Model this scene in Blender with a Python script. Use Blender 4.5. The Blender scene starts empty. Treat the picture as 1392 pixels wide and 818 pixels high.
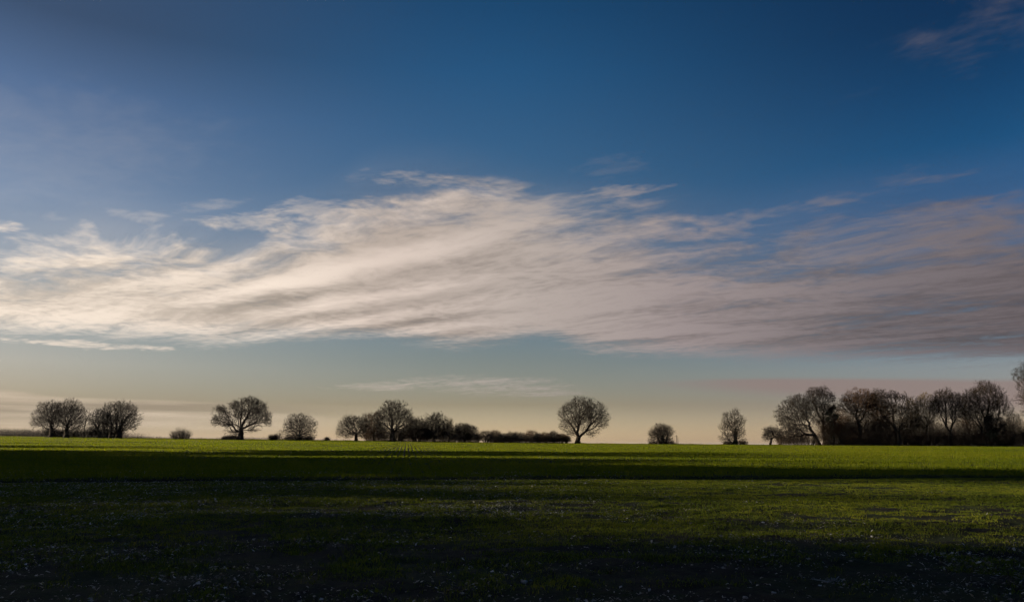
import bpy, math, os
import numpy as np

sc = bpy.context.scene
COL = sc.collection
R = math.radians

# ------------------------------------------------------------------ camera
HZ = 604.5                      # row of the level horizon in the photograph
FPX = 1083.0
PITCH = math.atan((HZ - 409.0) / FPX)
CAMH = 1.65
cam_d = bpy.data.cameras.new('camera')
cam_d.lens = 28.0
cam_d.sensor_width = 36.0
cam_d.clip_start = 0.1
cam_d.clip_end = 60000
cam = bpy.data.objects.new('camera', cam_d)
COL.objects.link(cam)
cam.location = (0, 0, CAMH)
cam.rotation_euler = (math.pi / 2 + PITCH, 0, 0)
sc.camera = cam


def ray(px, py):
    """direction (x right, y ahead, z up) towards a place in the view"""
    a, b = px - 696.0, 409.0 - py
    return (a, FPX * math.cos(PITCH) - b * math.sin(PITCH), FPX * math.sin(PITCH) + b * math.cos(PITCH))


def azel(px, py):
    x, y, z = ray(px, py)
    return math.atan2(x, y), math.atan2(z, math.hypot(x, y))


# ------------------------------------------------------------------ sun
SUN_EL = R(8.0)
SUN_AZ = R(-82.0)               # to the left of the view and a little ahead
sdir = (math.sin(SUN_AZ) * math.cos(SUN_EL), math.cos(SUN_AZ) * math.cos(SUN_EL), math.sin(SUN_EL))
sl = bpy.data.lights.new('sun', 'SUN')
sl.energy = 5.0
sl.angle = R(0.6)
sl.color = (1.0, 0.83, 0.60)
sun = bpy.data.objects.new('sun', sl)
COL.objects.link(sun)
from mathutils import Vector
sun.rotation_euler = Vector(sdir).to_track_quat('Z', 'Y').to_euler()
sun.location = (-60, 20, 40)

# ------------------------------------------------------------------ sky and clouds (world)
w = bpy.data.worlds.new('World')
sc.world = w
w.use_nodes = True
nt = w.node_tree
nt.nodes.clear()


class G:
    """small helper to write node maths"""
    def __init__(s, nt):
        s.nt = nt

    def new(s, t, **kw):
        n = s.nt.nodes.new(t)
        for k, v in kw.items():
            setattr(n, k, v)
        return n

    def put(s, sock, v):
        if hasattr(v, 'is_output'):
            s.nt.links.new(v, sock)
        elif v is not None:
            sock.default_value = v

    def m(s, op, a, b=None, c=None, clamp=False):
        n = s.new('ShaderNodeMath', operation=op, use_clamp=clamp)
        for i, v in enumerate((a, b, c)):
            if v is not None:
                s.put(n.inputs[i], v)
        return n.outputs[0]

    def add(s, a, b): return s.m('ADD', a, b)
    def sub(s, a, b): return s.m('SUBTRACT', a, b)
    def mul(s, a, b): return s.m('MULTIPLY', a, b)
    def div(s, a, b): return s.m('DIVIDE', a, b)
    def mx(s, a, b): return s.m('MAXIMUM', a, b)
    def mn(s, a, b): return s.m('MINIMUM', a, b)

    def ss(s, v, lo, hi, a=0.0, b=1.0):
        n = s.new('ShaderNodeMapRange', interpolation_type='SMOOTHSTEP')
        for i, x in enumerate((v, lo, hi, a, b)):
            s.put(n.inputs[i], x)
        return n.outputs[0]

    def vec(s, x, y, z=0.0):
        n = s.new('ShaderNodeCombineXYZ')
        for i, v in enumerate((x, y, z)):
            s.put(n.inputs[i], v)
        return n.outputs[0]

    def noise(s, vec, scale, detail=5.0, rough=0.55, dist=0.0, lac=2.0):
        n = s.new('ShaderNodeTexNoise')
        s.put(n.inputs['Vector'], vec)
        n.inputs['Scale'].default_value = scale
        n.inputs['Detail'].default_value = detail
        n.inputs['Roughness'].default_value = rough
        n.inputs['Lacunarity'].default_value = lac
        n.inputs['Distortion'].default_value = dist
        return n.outputs[0]

    def curve(s, v, pts):
        n = s.new('ShaderNodeFloatCurve')
        s.put(n.inputs['Value'], v)
        c = n.mapping.curves[0]
        while len(c.points) > 2:
            c.points.remove(c.points[1])
        c.points[0].location = pts[0]
        c.points[1].location = pts[-1]
        for p in pts[1:-1]:
            c.points.new(*p)
        n.mapping.use_clip = False
        n.mapping.update()
        return n.outputs[0]

    def ramp(s, v, pts, interp='LINEAR'):
        n = s.new('ShaderNodeValToRGB')
        n.color_ramp.interpolation = interp
        e = n.color_ramp.elements
        while len(e) < len(pts):
            e.new(0.5)
        for i, (p, c) in enumerate(pts):
            e[i].position = p
            e[i].color = (*c, 1)
        s.put(n.inputs[0], v)
        return n.outputs[0]

    def mix(s, f, a, b, mode='MIX'):
        n = s.new('ShaderNodeMix', data_type='RGBA', blend_type=mode)
        s.put(n.inputs[0], f)
        s.put(n.inputs[6], a if hasattr(a, 'is_output') else (*a, 1))
        s.put(n.inputs[7], b if hasattr(b, 'is_output') else (*b, 1))
        return n.outputs[2]


g = G(nt)
tc = g.new('ShaderNodeTexCoord')
D = tc.outputs['Generated']
sep = g.new('ShaderNodeSeparateXYZ')
g.put(sep.inputs[0], D)
X, Y, Z = sep.outputs
az = g.m('ARCTAN2', X, Y)
el = g.m('ARCSINE', g.m('MINIMUM', g.m('MAXIMUM', Z, -1.0), 1.0))
azn = g.m('MULTIPLY_ADD', az, 1 / 1.8, 0.5, clamp=True)      # -0.9..0.9 rad -> 0..1
ELS = 0.6


def edge(pts):
    out = []
    for px, py in pts:
        a, e = azel(px, py)
        out.append(((a + 0.9) / 1.8, e / ELS))
    return g.mul(g.curve(azn, out), ELS)


# coordinates on a flat cloud sheet overhead, turned so that x runs along the streaks
inv = g.div(1.0, g.add(g.mx(Z, 0.0), 0.035))
PX, PY = g.mul(X, inv), g.mul(Y, inv)
A = R(-54)
sa, ca = math.sin(A), math.cos(A)
AL = g.add(g.mul(PX, sa), g.mul(PY, ca))          # along the wind
AC = g.sub(g.mul(PX, ca), g.mul(PY, sa))          # across it
warp = g.sub(g.noise(g.vec(AL, AC), 0.8, 3), 0.5)
ALw = g.add(AL, g.mul(warp, 0.9))
ACw = g.add(AC, g.mul(warp, 0.35))
streak = g.noise(g.vec(g.mul(ALw, 0.62), g.mul(ACw, 1.75), 3.1), 1.0, 5, 0.56)
puffs = g.noise(g.vec(g.mul(ALw, 4.2), g.mul(ACw, 5.4), 7.7), 1.0, 4, 0.58)
fine = g.noise(g.vec(g.mul(ALw, 10.5), g.mul(ACw, 14.0), 1.7), 1.0, 4, 0.62)
broad = g.noise(g.vec(g.mul(AL, 0.35), g.mul(AC, 0.6), 11.0), 1.0, 3, 0.5)
# long ripples crossing the left part of the bank
rip = g.m('SINE', g.add(g.mul(AC, 12.5), g.add(g.mul(warp, 6.0), g.mul(g.sub(puffs, 0.5), 3.0))))
rip = g.mul(g.add(rip, 0.0), g.ss(az, azel(180, 400)[0], azel(380, 400)[0]))
rip = g.mul(rip, g.ss(az, azel(760, 400)[0], azel(560, 400)[0]))

EL_, AZ_ = el, az
bump = lambda f, k: g.mul(g.sub(f, 0.5), k)

# --- main bank
top = edge([(-200, 330), (0, 346), (60, 342), (140, 322), (200, 324), (250, 322), (320, 318), (400, 300), (455, 278), (500, 250), (560, 238),
            (620, 238), (700, 252), (800, 272), (900, 290), (1000, 304), (1060, 298), (1150, 276), (1250, 260), (1392, 250), (1600, 244)])
bot = edge([(-200, 455), (0, 452), (100, 452), (200, 458), (300, 464), (360, 462), (470, 462), (560, 468), (650, 474), (740, 462),
            (800, 476), (900, 484), (1000, 488), (1392, 494), (1600, 494)])
dt = g.sub(top, el)
db = g.sub(el, bot)
body = g.mul(g.ss(g.add(dt, g.add(bump(puffs, 0.085), bump(streak, 0.075))), -0.022, 0.034),
             g.ss(g.add(db, g.add(bump(streak, 0.035), bump(fine, 0.022))), -0.006, 0.022))
# how solid the bank is from left to right
solid = g.curve(azn, [(((azel(x, 380)[0]) + .9) / 1.8, v) for x, v in
                      [(-150, 1.08), (0, 1.08), (150, 1.04), (300, .98), (500, .92), (650, .88), (760, .80), (900, .79), (1050, .75), (1200, .72), (1392, .73), (1600, .6)]])
lowpart = g.ss(dt, 0.02, 0.11)
dens = g.add(g.mul(solid, g.add(0.70, g.mul(lowpart, 0.55))),
             g.add(bump(streak, 1.2), g.add(bump(fine, 0.42), bump(puffs, 0.75))))
dens = g.add(dens, g.mul(rip, 0.13))
dens = g.ss(dens, 0.12, 0.94)
c_main = g.mul(body, dens)
# soft veil around the bank
veil = g.mul(g.ss(g.add(dt, bump(broad, 0.14)), -0.06, 0.09), g.ss(g.add(db, bump(streak, 0.02)), -0.004, 0.02))
c_main = g.m('MAXIMUM', c_main, g.mul(veil, 0.42))


def patch(cx, cy, rx, ry, slope=0.0):
    a0, e0 = azel(cx, cy)
    ka = abs(azel(cx + rx, cy)[0] - a0)
    ke = abs(azel(cx, cy - ry)[1] - e0)
    da = g.sub(az, a0)
    de = g.sub(g.sub(el, e0), g.mul(da, slope))
    q = g.add(g.m('POWER', g.m('ABSOLUTE', g.div(da, ka)), 2.0), g.m('POWER', g.m('ABSOLUTE', g.div(de, ke)), 2.0))
    return g.m('SUBTRACT', 1.0, q)


def wisp(cx, cy, rx, ry, slope, amt, tex, contrast=3.0, soft=1.0):
    p = patch(cx, cy, rx * 1.15, ry * 1.5, slope)
    t = g.add(bump(tex, contrast), g.add(bump(fine, 2.6), bump(puffs, 1.6)))
    return g.mul(g.ss(g.add(g.mul(p, 1.2), t), 0.1, soft + 0.9), amt)


wisps = [
    wisp(8, 306, 30, 7, 0.0, .75, puffs, 1.5),
    wisp(70, 291, 26, 7, 0.0, .22, puffs, 1.5),
    wisp(190, 293, 40, 6, 0.05, .25, streak, 2.0),
    wisp(290, 278, 50, 7, 0.2, .22, streak, 2.0),
    wisp(350, 300, 60, 12, 0.15, .45, puffs, 2.5),
    wisp(235, 328, 22, 12, 0.5, .75, puffs, 2.5),
    wisp(420, 285, 70, 14, 0.1, .40, puffs, 2.5),
    wisp(850, 259, 60, 7, 0.03, .55, fine, 2.5),
    wisp(560, 243, 60, 9, -0.05, .35, fine, 2.5),
    wisp(1245, 58, 75, 12, 0.28, .30, puffs, 3.0, 1.3),
    wisp(1310, 40, 190, 60, 0.25, .34, puffs, 4.5, 1.8),
    wisp(830, 225, 60, 12, 0.0, .10, fine, 2.5),
    wisp(110, 468, 120, 4.2, -0.012, .75, puffs, 1.8, .7),
    wisp(60, 438, 90, 7, 0.0, .45, streak, 2.5),
    wisp(665, 524, 125, 11, -0.05, .75, streak, 2.5),
    wisp(525, 525, 60, 5, 0.0, .5, streak, 2.0),
    wisp(100, 200, 260, 60, 0.1, .08, broad, 4.0, 2.2),
    wisp(850, 472, 110, 7, 0.0, .40, streak, 2.0),
]
# --- low bands just above the horizon
low = g.noise(g.vec(g.mul(az, 2.2), g.mul(el, 42.0), 2.0), 1.0, 4, 0.55, 0.3)
bandR = g.mul(g.ss(g.add(g.sub(edge([(-200, 500), (700, 526), (800, 520), (1000, 512), (1392, 513), (1600, 512)]), el), bump(low, 0.006)), 0.0, 0.006),
              g.mul(g.ss(el, edge([(-200, 500), (700, 528), (900, 532), (1000, 540), (1392, 572), (1600, 572)]), edge([(-200, 480), (700, 520), (1000, 522), (1392, 540), (1600, 540)])),
                    g.ss(az, azel(820, 500)[0], azel(1060, 500)[0])))
bandL = g.mul(g.ss(g.add(g.sub(edge([(-200, 525), (0, 528), (100, 538), (250, 541), (420, 548), (700, 560), (1500, 560)]), el), bump(low, 0.012)), 0.0, 0.007),
              g.mul(g.ss(g.add(el, bump(low, 0.03)), azel(100, 592)[1], azel(100, 560)[1]), g.ss(az, azel(560, 500)[0], azel(180, 500)[0])))
bandLs = g.ss(low, 0.40, 0.62)

# --- base sky
sky = g.new('ShaderNodeTexSky', sky_type='NISHITA', sun_disc=False, sun_elevation=SUN_EL, sun_rotation=SUN_AZ,
            altitude=50.0, air_density=1.0, dust_density=0.6, ozone_density=3.0)
bg_base = g.new('ShaderNodeBackground')
EXPO = 1.4
SKY_STRENGTH = 0.05
SKY_DIM = 0.1 / 2 ** EXPO / SKY_STRENGTH      # dims the sky colour against the raised exposure, so the sun gains on it
GAIN = 10.0
dotn = g.new('ShaderNodeVectorMath', operation='DOT_PRODUCT')
g.put(dotn.inputs[0], D)
dotn.inputs[1].default_value = sdir
cosg = dotn.outputs['Value']      # 1 towards the sun

skyc = sky.outputs[0]


def lin(c):
    return tuple((v / 255 / 12.92) if v / 255 <= 0.04045 else ((v / 255 + 0.055) / 1.055) ** 2.4 for v in c)


# the winter air of the place: a thick warm layer low down, deep blue above (a filter over the sky model)
def air(px, rows):
    pts = []
    for py, want, have in reversed(rows):
        a, b = lin(want), lin(have)
        pts.append((max(0.0, azel(px, py)[1] / ELS), tuple(min(p / q, 3.9) / 4 for p, q in zip(a, b))))
    return g.ramp(g.div(el, ELS), pts)


airL = air(60, [(-250, (55, 76, 106), (66, 92, 122)), (10, (62, 82, 112), (78, 107, 140)), (110, (84, 110, 147), (83, 114, 146)), (260, (126, 145, 170), (99, 131, 158)), (400, (150, 160, 166), (117, 149, 168)),
                (490, (177, 173, 162), (140, 163, 162)), (550, (166, 152, 128), (158, 166, 142)), (595, (190, 168, 140), (159, 145, 107))])
airC = air(700, [(-250, (22, 60, 98), (50, 76, 106)), (10, (30, 72, 112), (60, 86, 116)), (100, (40, 86, 127), (64, 92, 121)), (210, (58, 98, 136), (70, 99, 128)), (400, (96, 122, 142), (90, 121, 142)),
                 (490, (126, 134, 132), (109, 134, 140)), (550, (152, 143, 121), (125, 139, 124)), (595, (190, 166, 132), (121, 116, 89))])
airR = air(1330, [(-250, (12, 40, 74), (54, 82, 112)), (10, (19, 52, 88), (64, 93, 123)), (110, (24, 66, 106), (69, 99, 129)), (190, (31, 80, 122), (74, 105, 134)), (280, (50, 98, 142), (84, 116, 141)), (400, (80, 118, 150), (97, 130, 149)),
                  (495, (134, 143, 146), (116, 142, 142)), (550, (150, 140, 128), (129, 142, 124)), (595, (172, 150, 122), (119, 116, 90))])
f1 = g.ss(az, azel(20, 300)[0], azel(720, 300)[0])
f2 = g.ss(az, azel(650, 300)[0], azel(1392, 300)[0])
airc = g.mix(f2, g.mix(f1, airL, airC), airR)
skyc = g.mix(1.0, skyc, airc, 'MULTIPLY')
skyc = g.mix(1.0, skyc, (4, 4, 4), 'MULTIPLY')
def scale(c):
    return tuple(v * GAIN for v in c)


# clouds are lit by the low sun: creamy and bright towards it, mauve-grey away from it
cl_lit = g.ramp(g.ss(cosg, -0.7, 0.7), [(0.0, (.125, .102, .110)), (0.22, (.194, .167, .178)), (0.45, (.325, .272, .267)), (0.65, (.45, .385, .348)), (0.82, (.58, .485, .42)), (1.0, (.90, .77, .64))])
cl_lit = g.mix(1.0, cl_lit, scale((1, 1, 1)), 'MULTIPLY')
shade = g.add(g.add(g.mul(g.ss(g.add(streak, bump(fine, .4)), 0.30, 0.62), 0.38), 0.68), g.mul(rip, 0.20))
lowshade = g.mul(g.ss(az, azel(850, 400)[0], azel(1150, 400)[0]), g.ss(el, azel(1200, 350)[1], azel(1200, 440)[1]))
shade = g.sub(shade, g.mul(lowshade, g.mul(0.09, g.ss(broad, .35, .6, .5, 1.2))))
cl = g.mix(1.0, cl_lit, g.vec(shade, shade, shade), 'MULTIPLY')
col = skyc
col = g.mix(g.mul(bandR, .80), col, scale((.275, .205, .190)))
lb = g.mix(bandLs, scale((.33, .27, .20)), scale((.66, .54, .41)))
col = g.mix(g.mul(bandL, .80), col, lb)
for wv in wisps:
    col = g.mix(wv, col, cl_lit)
col = g.mix(c_main, col, cl)
col = g.mix(1.0, col, (SKY_DIM, SKY_DIM, SKY_DIM), 'MULTIPLY')
g.put(bg_base.inputs['Color'], col)
bg_base.inputs['Strength'].default_value = SKY_STRENGTH
out = g.new('ShaderNodeOutputWorld')
g.put(out.inputs['Surface'], bg_base.outputs[0])

sc.cycles.use_adaptive_sampling = True
sc.cycles.adaptive_threshold = 0.02
sc.cycles.adaptive_min_samples = 12
sc.view_settings.view_transform = 'Standard'
sc.view_settings.look = 'None'
sc.view_settings.exposure = EXPO
sc.view_settings.gamma = 1.0
# ================================================================== helpers for meshes
RNG = np.random.default_rng


def tag(o, label=None, cat=None, group=None, kind=None):
    if label: o['label'] = label
    if cat: o['category'] = cat
    if group: o['group'] = group
    if kind: o['kind'] = kind
    return o


def mesh_np(name, verts, faces, mat, smooth=False, uv=None):
    """verts (n,3), faces (m,k) with constant k"""
    verts = np.asarray(verts, np.float32)
    faces = np.asarray(faces, np.int32)
    me = bpy.data.meshes.new(name)
    me.vertices.add(len(verts))
    me.vertices.foreach_set('co', verts.ravel())
    m, k = faces.shape
    me.loops.add(m * k)
    me.loops.foreach_set('vertex_index', faces.ravel())
    me.polygons.add(m)
    me.polygons.foreach_set('loop_start', np.arange(0, m * k, k, dtype=np.int32))
    if smooth:
        me.polygons.foreach_set('use_smooth', np.ones(m, bool))
    me.update(calc_edges=True)
    me.materials.append(mat)
    return me


def link(name, me, parent=None):
    o = bpy.data.objects.new(name, me)
    COL.objects.link(o)
    if parent is not None:
        o.parent = parent
    return o


_tab = RNG(5).random((256, 256))


def vnoise(x, y, seed=0):
    """smooth lattice noise 0..1"""
    x = np.asarray(x, float) + seed * 17.31
    y = np.asarray(y, float) + seed * 9.77
    xi, yi = np.floor(x).astype(int), np.floor(y).astype(int)
    fx, fy = x - xi, y - yi
    fx, fy = fx * fx * (3 - 2 * fx), fy * fy * (3 - 2 * fy)
    a, b = _tab[xi & 255, yi & 255], _tab[(xi + 1) & 255, yi & 255]
    c, d = _tab[xi & 255, (yi + 1) & 255], _tab[(xi + 1) & 255, (yi + 1) & 255]
    return (a * (1 - fx) + b * fx) * (1 - fy) + (c * (1 - fx) + d * fx) * fy


def fbm(x, y, seed=0, octv=4, gain=0.5):
    s, a, t = 0.0, 1.0, 0.0
    for i in range(octv):
        s = s + a * vnoise(np.asarray(x) * 2 ** i, np.asarray(y) * 2 ** i, seed + i)
        t += a
        a *= gain
    return s / t


# ------------------------------------------------------------------ the lie of the land
CREST_PX = np.array([-700, 0, 220, 440, 660, 860, 1070, 1392, 2100], float)
CREST_PY = np.array([589, 594.2, 597, 599.2, 601.8, 603.6, 605.0, 607, 609], float)
CREST_X = (CREST_PX - 696) * 250 / 1100.5
CREST_Z = CAMH + (HZ - CREST_PY) * 250 / 1083.0


def track_y(x):
    """the drainage rut that crosses the field about 35 m out"""
    return 32.3 + 0.085 * x + 1.2 * np.sin(x * 0.045 + 0.5)


def ground(x, y, fine=True):
    x, y = np.asarray(x, float), np.asarray(y, float)
    # crest height belongs to a bearing, so use the bearing for the slope of the field
    zc = np.interp(x, CREST_X, CREST_Z)
    t = np.clip(y / 250.0, -0.2, 1.06)
    z = zc * t
    # beyond the brow the land falls away
    f = np.clip((y - 272) / 260.0, 0, 1)
    z = z * (1 - f * f * (3 - 2 * f)) + (-4.0) * (f * f * (3 - 2 * f))
    z = z + np.clip(np.hypot(x, y) - 5000, 0, 1e9) * -0.0009
    near = np.clip(1 - (y - 40) / 160, 0, 1)
    z = z + (fbm(x / 22, y / 14, 3, 3) - 0.5) * 0.22 * np.clip((y - 6) / 30, 0, 1) * np.clip((240 - y) / 60, 0, 1)
    z = z - 0.13 * np.exp(-((y - track_y(x)) / 0.55) ** 2) + 0.05 * np.exp(-((y - track_y(x) - 1.3) / 0.5) ** 2)
    if fine:
        k = np.clip(1 - (y - 20) / 40, 0, 1)
        z = z + ((fbm(x / 0.42, y / 0.42, 11, 3, .6) - 0.5) * 0.075 + (fbm(x / 2.2, y / 1.6, 21, 2) - 0.5) * 0.10) * k
    return z


def spaced(lo, hi, near_lo, near_hi, step, grow):
    mid = list(np.arange(near_lo, near_hi, step))
    up, s, v = [], step, near_hi
    while v < hi:
        up.append(v)
        s *= grow
        v += s
    up.append(hi)
    dn, s, v = [], step, near_lo
    while v > lo:
        s *= grow
        v -= s
        dn.append(max(v, lo))
    return np.array(sorted(set(dn + mid + up)))


def nodemat(name):
    m = bpy.data.materials.new(name)
    m.use_nodes = True
    m.node_tree.nodes.clear()
    return m, G(m.node_tree)


def principled(gm, base, rough, spec=0.5, normal=None):
    b = gm.new('ShaderNodeBsdfPrincipled')
    gm.put(b.inputs['Base Color'], base if hasattr(base, 'is_output') else (*base, 1))
    gm.put(b.inputs['Roughness'], rough)
    gm.put(b.inputs['Specular IOR Level'], spec)
    if normal is not None:
        gm.put(b.inputs['Normal'], normal)
    return b


def done(gm, sh):
    o = gm.new('ShaderNodeOutputMaterial')
    gm.put(o.inputs['Surface'], sh)


# soil with thin green growth
m_soil, gm = nodemat('soil')
geo = gm.new('ShaderNodeNewGeometry')
P = geo.outputs['Position']
n1 = gm.noise(P, 6.0, 6, 0.6)
n2 = gm.noise(P, 0.35, 4, 0.55)
soil = gm.ramp(n1, [(0.3, (.004, .0032, .002)), (0.55, (.010, .0075, .0045)), (0.75, (.024, .018, .011))])
green = gm.ramp(gm.noise(P, 14.0, 4, 0.6), [(0.3, (.006, .010, .002)), (0.7, (.020, .028, .005))])
bsdf = principled(gm, gm.mix(gm.ss(gm.add(n2, gm.mul(gm.sub(n1, .5), .8)), .38, .62), soil, green), .95, .12)
bump_n = gm.new('ShaderNodeBump')
bump_n.inputs['Strength'].default_value = 0.9
bump_n.inputs['Distance'].default_value = 0.03
gm.put(bump_n.inputs['Height'], gm.noise(P, 22.0, 4, 0.6))
gm.put(bsdf.inputs['Normal'], bump_n.outputs[0])
done(gm, bsdf.outputs[0])

gx = spaced(-26000, 26000, -24, 24, 0.13, 1.035)
gy = spaced(-6000, 26000, 5.5, 30, 0.11, 1.022)
GX, GY = np.meshgrid(gx, gy)
GZ = ground(GX, GY)
nx, ny = len(gx), len(gy)
idx = np.arange(nx * ny).reshape(ny, nx)
quads = np.stack([idx[:-1, :-1], idx[:-1, 1:], idx[1:, 1:], idx[1:, :-1]], -1).reshape(-1, 4)
ob = link('field_ground', mesh_np('field_ground', np.stack([GX, GY, GZ], -1).reshape(-1, 3), quads, m_soil, True))
tag(ob, kind='structure')
print('ground', nx, ny)

# ------------------------------------------------------------------ the young crop
ROW_AZ = math.atan2(553 - 696.0, 1100.5)
RC, RS = math.cos(ROW_AZ), math.sin(ROW_AZ)


def to_rows(x, y):          # u across the drill rows, v along them
    return x * RC - y * RS, x * RS + y * RC


def from_rows(u, v):
    return u * RC + v * RS, -u * RS + v * RC


def leafmat(name, cols, trans, rough=0.5, spec=0.3, scale=0.6):
    m, gm = nodemat(name)
    geo = gm.new('ShaderNodeNewGeometry')
    r = geo.outputs['Random Per Island']
    n = gm.noise(geo.outputs['Position'], scale, 3, 0.5)
    big = gm.noise(geo.outputs['Position'], scale * .12, 4, 0.6)
    f = gm.add(gm.mul(r, 0.50), gm.add(gm.mul(n, 0.25), gm.mul(gm.ss(big, .3, .7), 0.25)))
    c = gm.ramp(f, [(0.15, cols[0]), (0.5, cols[1]), (0.85, cols[2])])
    p = principled(gm, c, rough, spec)
    t = gm.new('ShaderNodeBsdfTranslucent')
    tc_ = gm.ramp(f, [(0.15, tuple(v * trans for v in cols[0])), (0.5, tuple(v * trans for v in cols[1])), (0.85, tuple(v * trans for v in cols[2]))])
    gm.put(t.inputs['Color'], tc_)
    a = gm.new('ShaderNodeAddShader')
    gm.put(a.inputs[0], p.outputs[0])
    gm.put(a.inputs[1], t.outputs[0])
    done(gm, a.outputs[0])
    return m


m_crop = leafmat('crop_leaf', [(.021, .033, .0008), (.037, .047, .0010), (.060, .060, .0020)], 1.65, .75, .06, 0.25)
m_crop_near = leafmat('weed_leaf', [(.010, .017, .0008), (.036, .050, .002), (.085, .084, .005)], 1.3, .65, .10, 1.5)


def blades(rng, x, y, h, wd, bend=0.5, nseg=1):
    """grass blades: a quad foot and a bent triangular tip"""
    n = len(x)
    z = ground(x, y) - 0.006
    a = rng.random(n) * 2 * np.pi
    b = rng.random(n) * 2 * np.pi
    dx, dy = np.cos(a) * wd / 2, np.sin(a) * wd / 2
    lean = h * bend * (0.3 + rng.random(n))
    lx, ly = np.cos(b) * lean, np.sin(b) * lean
    base = np.stack([x, y, z], -1)
    d = np.stack([dx, dy, np.zeros(n)], -1)
    mid = base + np.stack([lx * .3, ly * .3, h * .58], -1)
    tip = base + np.stack([lx, ly, h * (1 - 0.25 * rng.random(n))], -1)
    v = np.stack([base - d, base + d, mid + d * .85, mid - d * .85, tip], 1).reshape(-1, 3)
    o = np.arange(n)[:, None] * 5
    f = np.concatenate([o + np.array([[0, 1, 2]]), o + np.array([[0, 2, 3]]), o + np.array([[3, 2, 4]])], 0)
    return v, f


rng = RNG(11)
VS, FS, off = [], [], 0


def push(v, f):
    global off
    VS.append(v)
    FS.append(f + off)
    off += len(v)


# main crop from the rut out to the brow; sparser but stouter tufts with distance
Y0, Y1 = 31.0, 271.0
NB = 620000
ww = lambda Y: 0.010 + Y * 0.00034
yy = np.linspace(Y0, Y1, 400)
pdf = 1.0 / ww(yy)
cdf = np.cumsum(pdf)
cdf /= cdf[-1]
Y_ = np.interp(rng.random(NB), cdf, yy)
half = 0.70 * Y_ + 7
X_ = (rng.random(NB) * 2 - 1) * half
u, v = to_rows(X_, Y_)
RSP = 0.50
ui = np.round(u / RSP)
u = ui * RSP + rng.normal(0, 1, NB) * np.interp(Y_, [50, 95], [0.17, 0.088]) * np.clip(1 + (Y_ - 160) / 400, .8, 1.4)
X_, Y_ = from_rows(u, v)
keep = (fbm(X_ / 1.1, Y_ / 1.6, 31, 2) + .7 * (fbm(X_ / 17, Y_ / 11, 35, 3) - .5) + rng.random(NB) * 0.5 > 0.47)
keep &= np.abs(Y_ - track_y(X_)) > 0.55 + 0.5 * rng.random(NB)
keep &= Y_ > track_y(X_)
keep &= Y_ < 269 + 2 * np.sin(X_ * .21)
X_, Y_ = X_[keep], Y_[keep]
n = len(X_)
hh = (0.10 + 0.07 * rng.random(n)) * (0.75 + 0.5 * fbm(X_ / 9, Y_ / 14, 41, 3)) * (1 + Y_ * 0.0008)
push(*blades(rng, X_, Y_, hh, ww(Y_) * (0.7 + 0.6 * rng.random(n)), 0.5))
print('crop', n)
# rank grass left uncut where the field meets the trees
m_ = 26000
X_ = rng.uniform(-200, 200, m_)
Y_ = 268 + 6 * rng.random(m_) + 2 * np.sin(X_ * .21)
cl = fbm(X_ / 3.5, Y_ / 3, 15, 3)
X_, Y_, cl = X_[cl > .42], Y_[cl > .42], cl[cl > .42]
RANK = blades(rng, X_, Y_, (.15 + .55 * (cl - .4) * 2 * rng.random(len(X_))), .05 + .05 * rng.random(len(X_)), .5)

ob = link('crop', mesh_np('crop', np.concatenate(VS), np.concatenate(FS), m_crop))
tag(ob, 'young green winter crop in drilled rows over the sunlit field', 'crop', kind='stuff')

m_rank = leafmat('rank_grass', [(.030, .030, .008), (.055, .048, .016), (.085, .070, .028)], 0.8, .7, .1, .4)
ob = link('rough_grass', mesh_np('rough_grass', *RANK, m_rank))
tag(ob, 'strip of rank yellowish grass between the crop and the trees on the brow', 'grass', kind='stuff')

# the rougher, weedy headland this side of the rut
VS, FS, off = [], [], 0
NB = 900000
ww2 = lambda Y: 0.004 + Y * 0.00034
yy = np.linspace(6.3, 40.0, 300)
pdf = (0.35 + yy / 30) / ww2(yy)
cdf = np.cumsum(pdf)
cdf /= cdf[-1]
Y_ = np.interp(rng.random(NB), cdf, yy)
X_ = (rng.random(NB) * 2 - 1) * (0.70 * Y_ + 2.5)
cl1 = fbm(X_ / 0.55, Y_ / 0.5, 51, 3)
cl2 = fbm(X_ / 5.0, Y_ / 3.0, 61, 3)
keep = (cl1 + 0.8 * cl2 + 0.35 * rng.random(NB) + 0.012 * (Y_ - 15) > 1.0)
keep &= np.abs(Y_ - track_y(X_)) > 0.45 + 0.5 * rng.random(NB)
keep &= Y_ < track_y(X_) + 1.0
X_, Y_ = X_[keep], Y_[keep]
n = len(X_)
hh = 0.018 + 0.042 * rng.random(n) ** 1.5 + 0.05 * np.clip(fbm(X_ / 0.7, Y_ / 0.7, 71, 2) - .5, 0, 1)
push(*blades(rng, X_, Y_, hh, ww2(Y_) * (0.6 + 0.9 * rng.random(n)), 0.9))
print('weeds', n)
ob = link('grass', mesh_np('grass', np.concatenate(VS), np.concatenate(FS), m_crop_near))
tag(ob, 'short dark weedy grass growing on the near headland', 'grass', kind='stuff')

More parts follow.
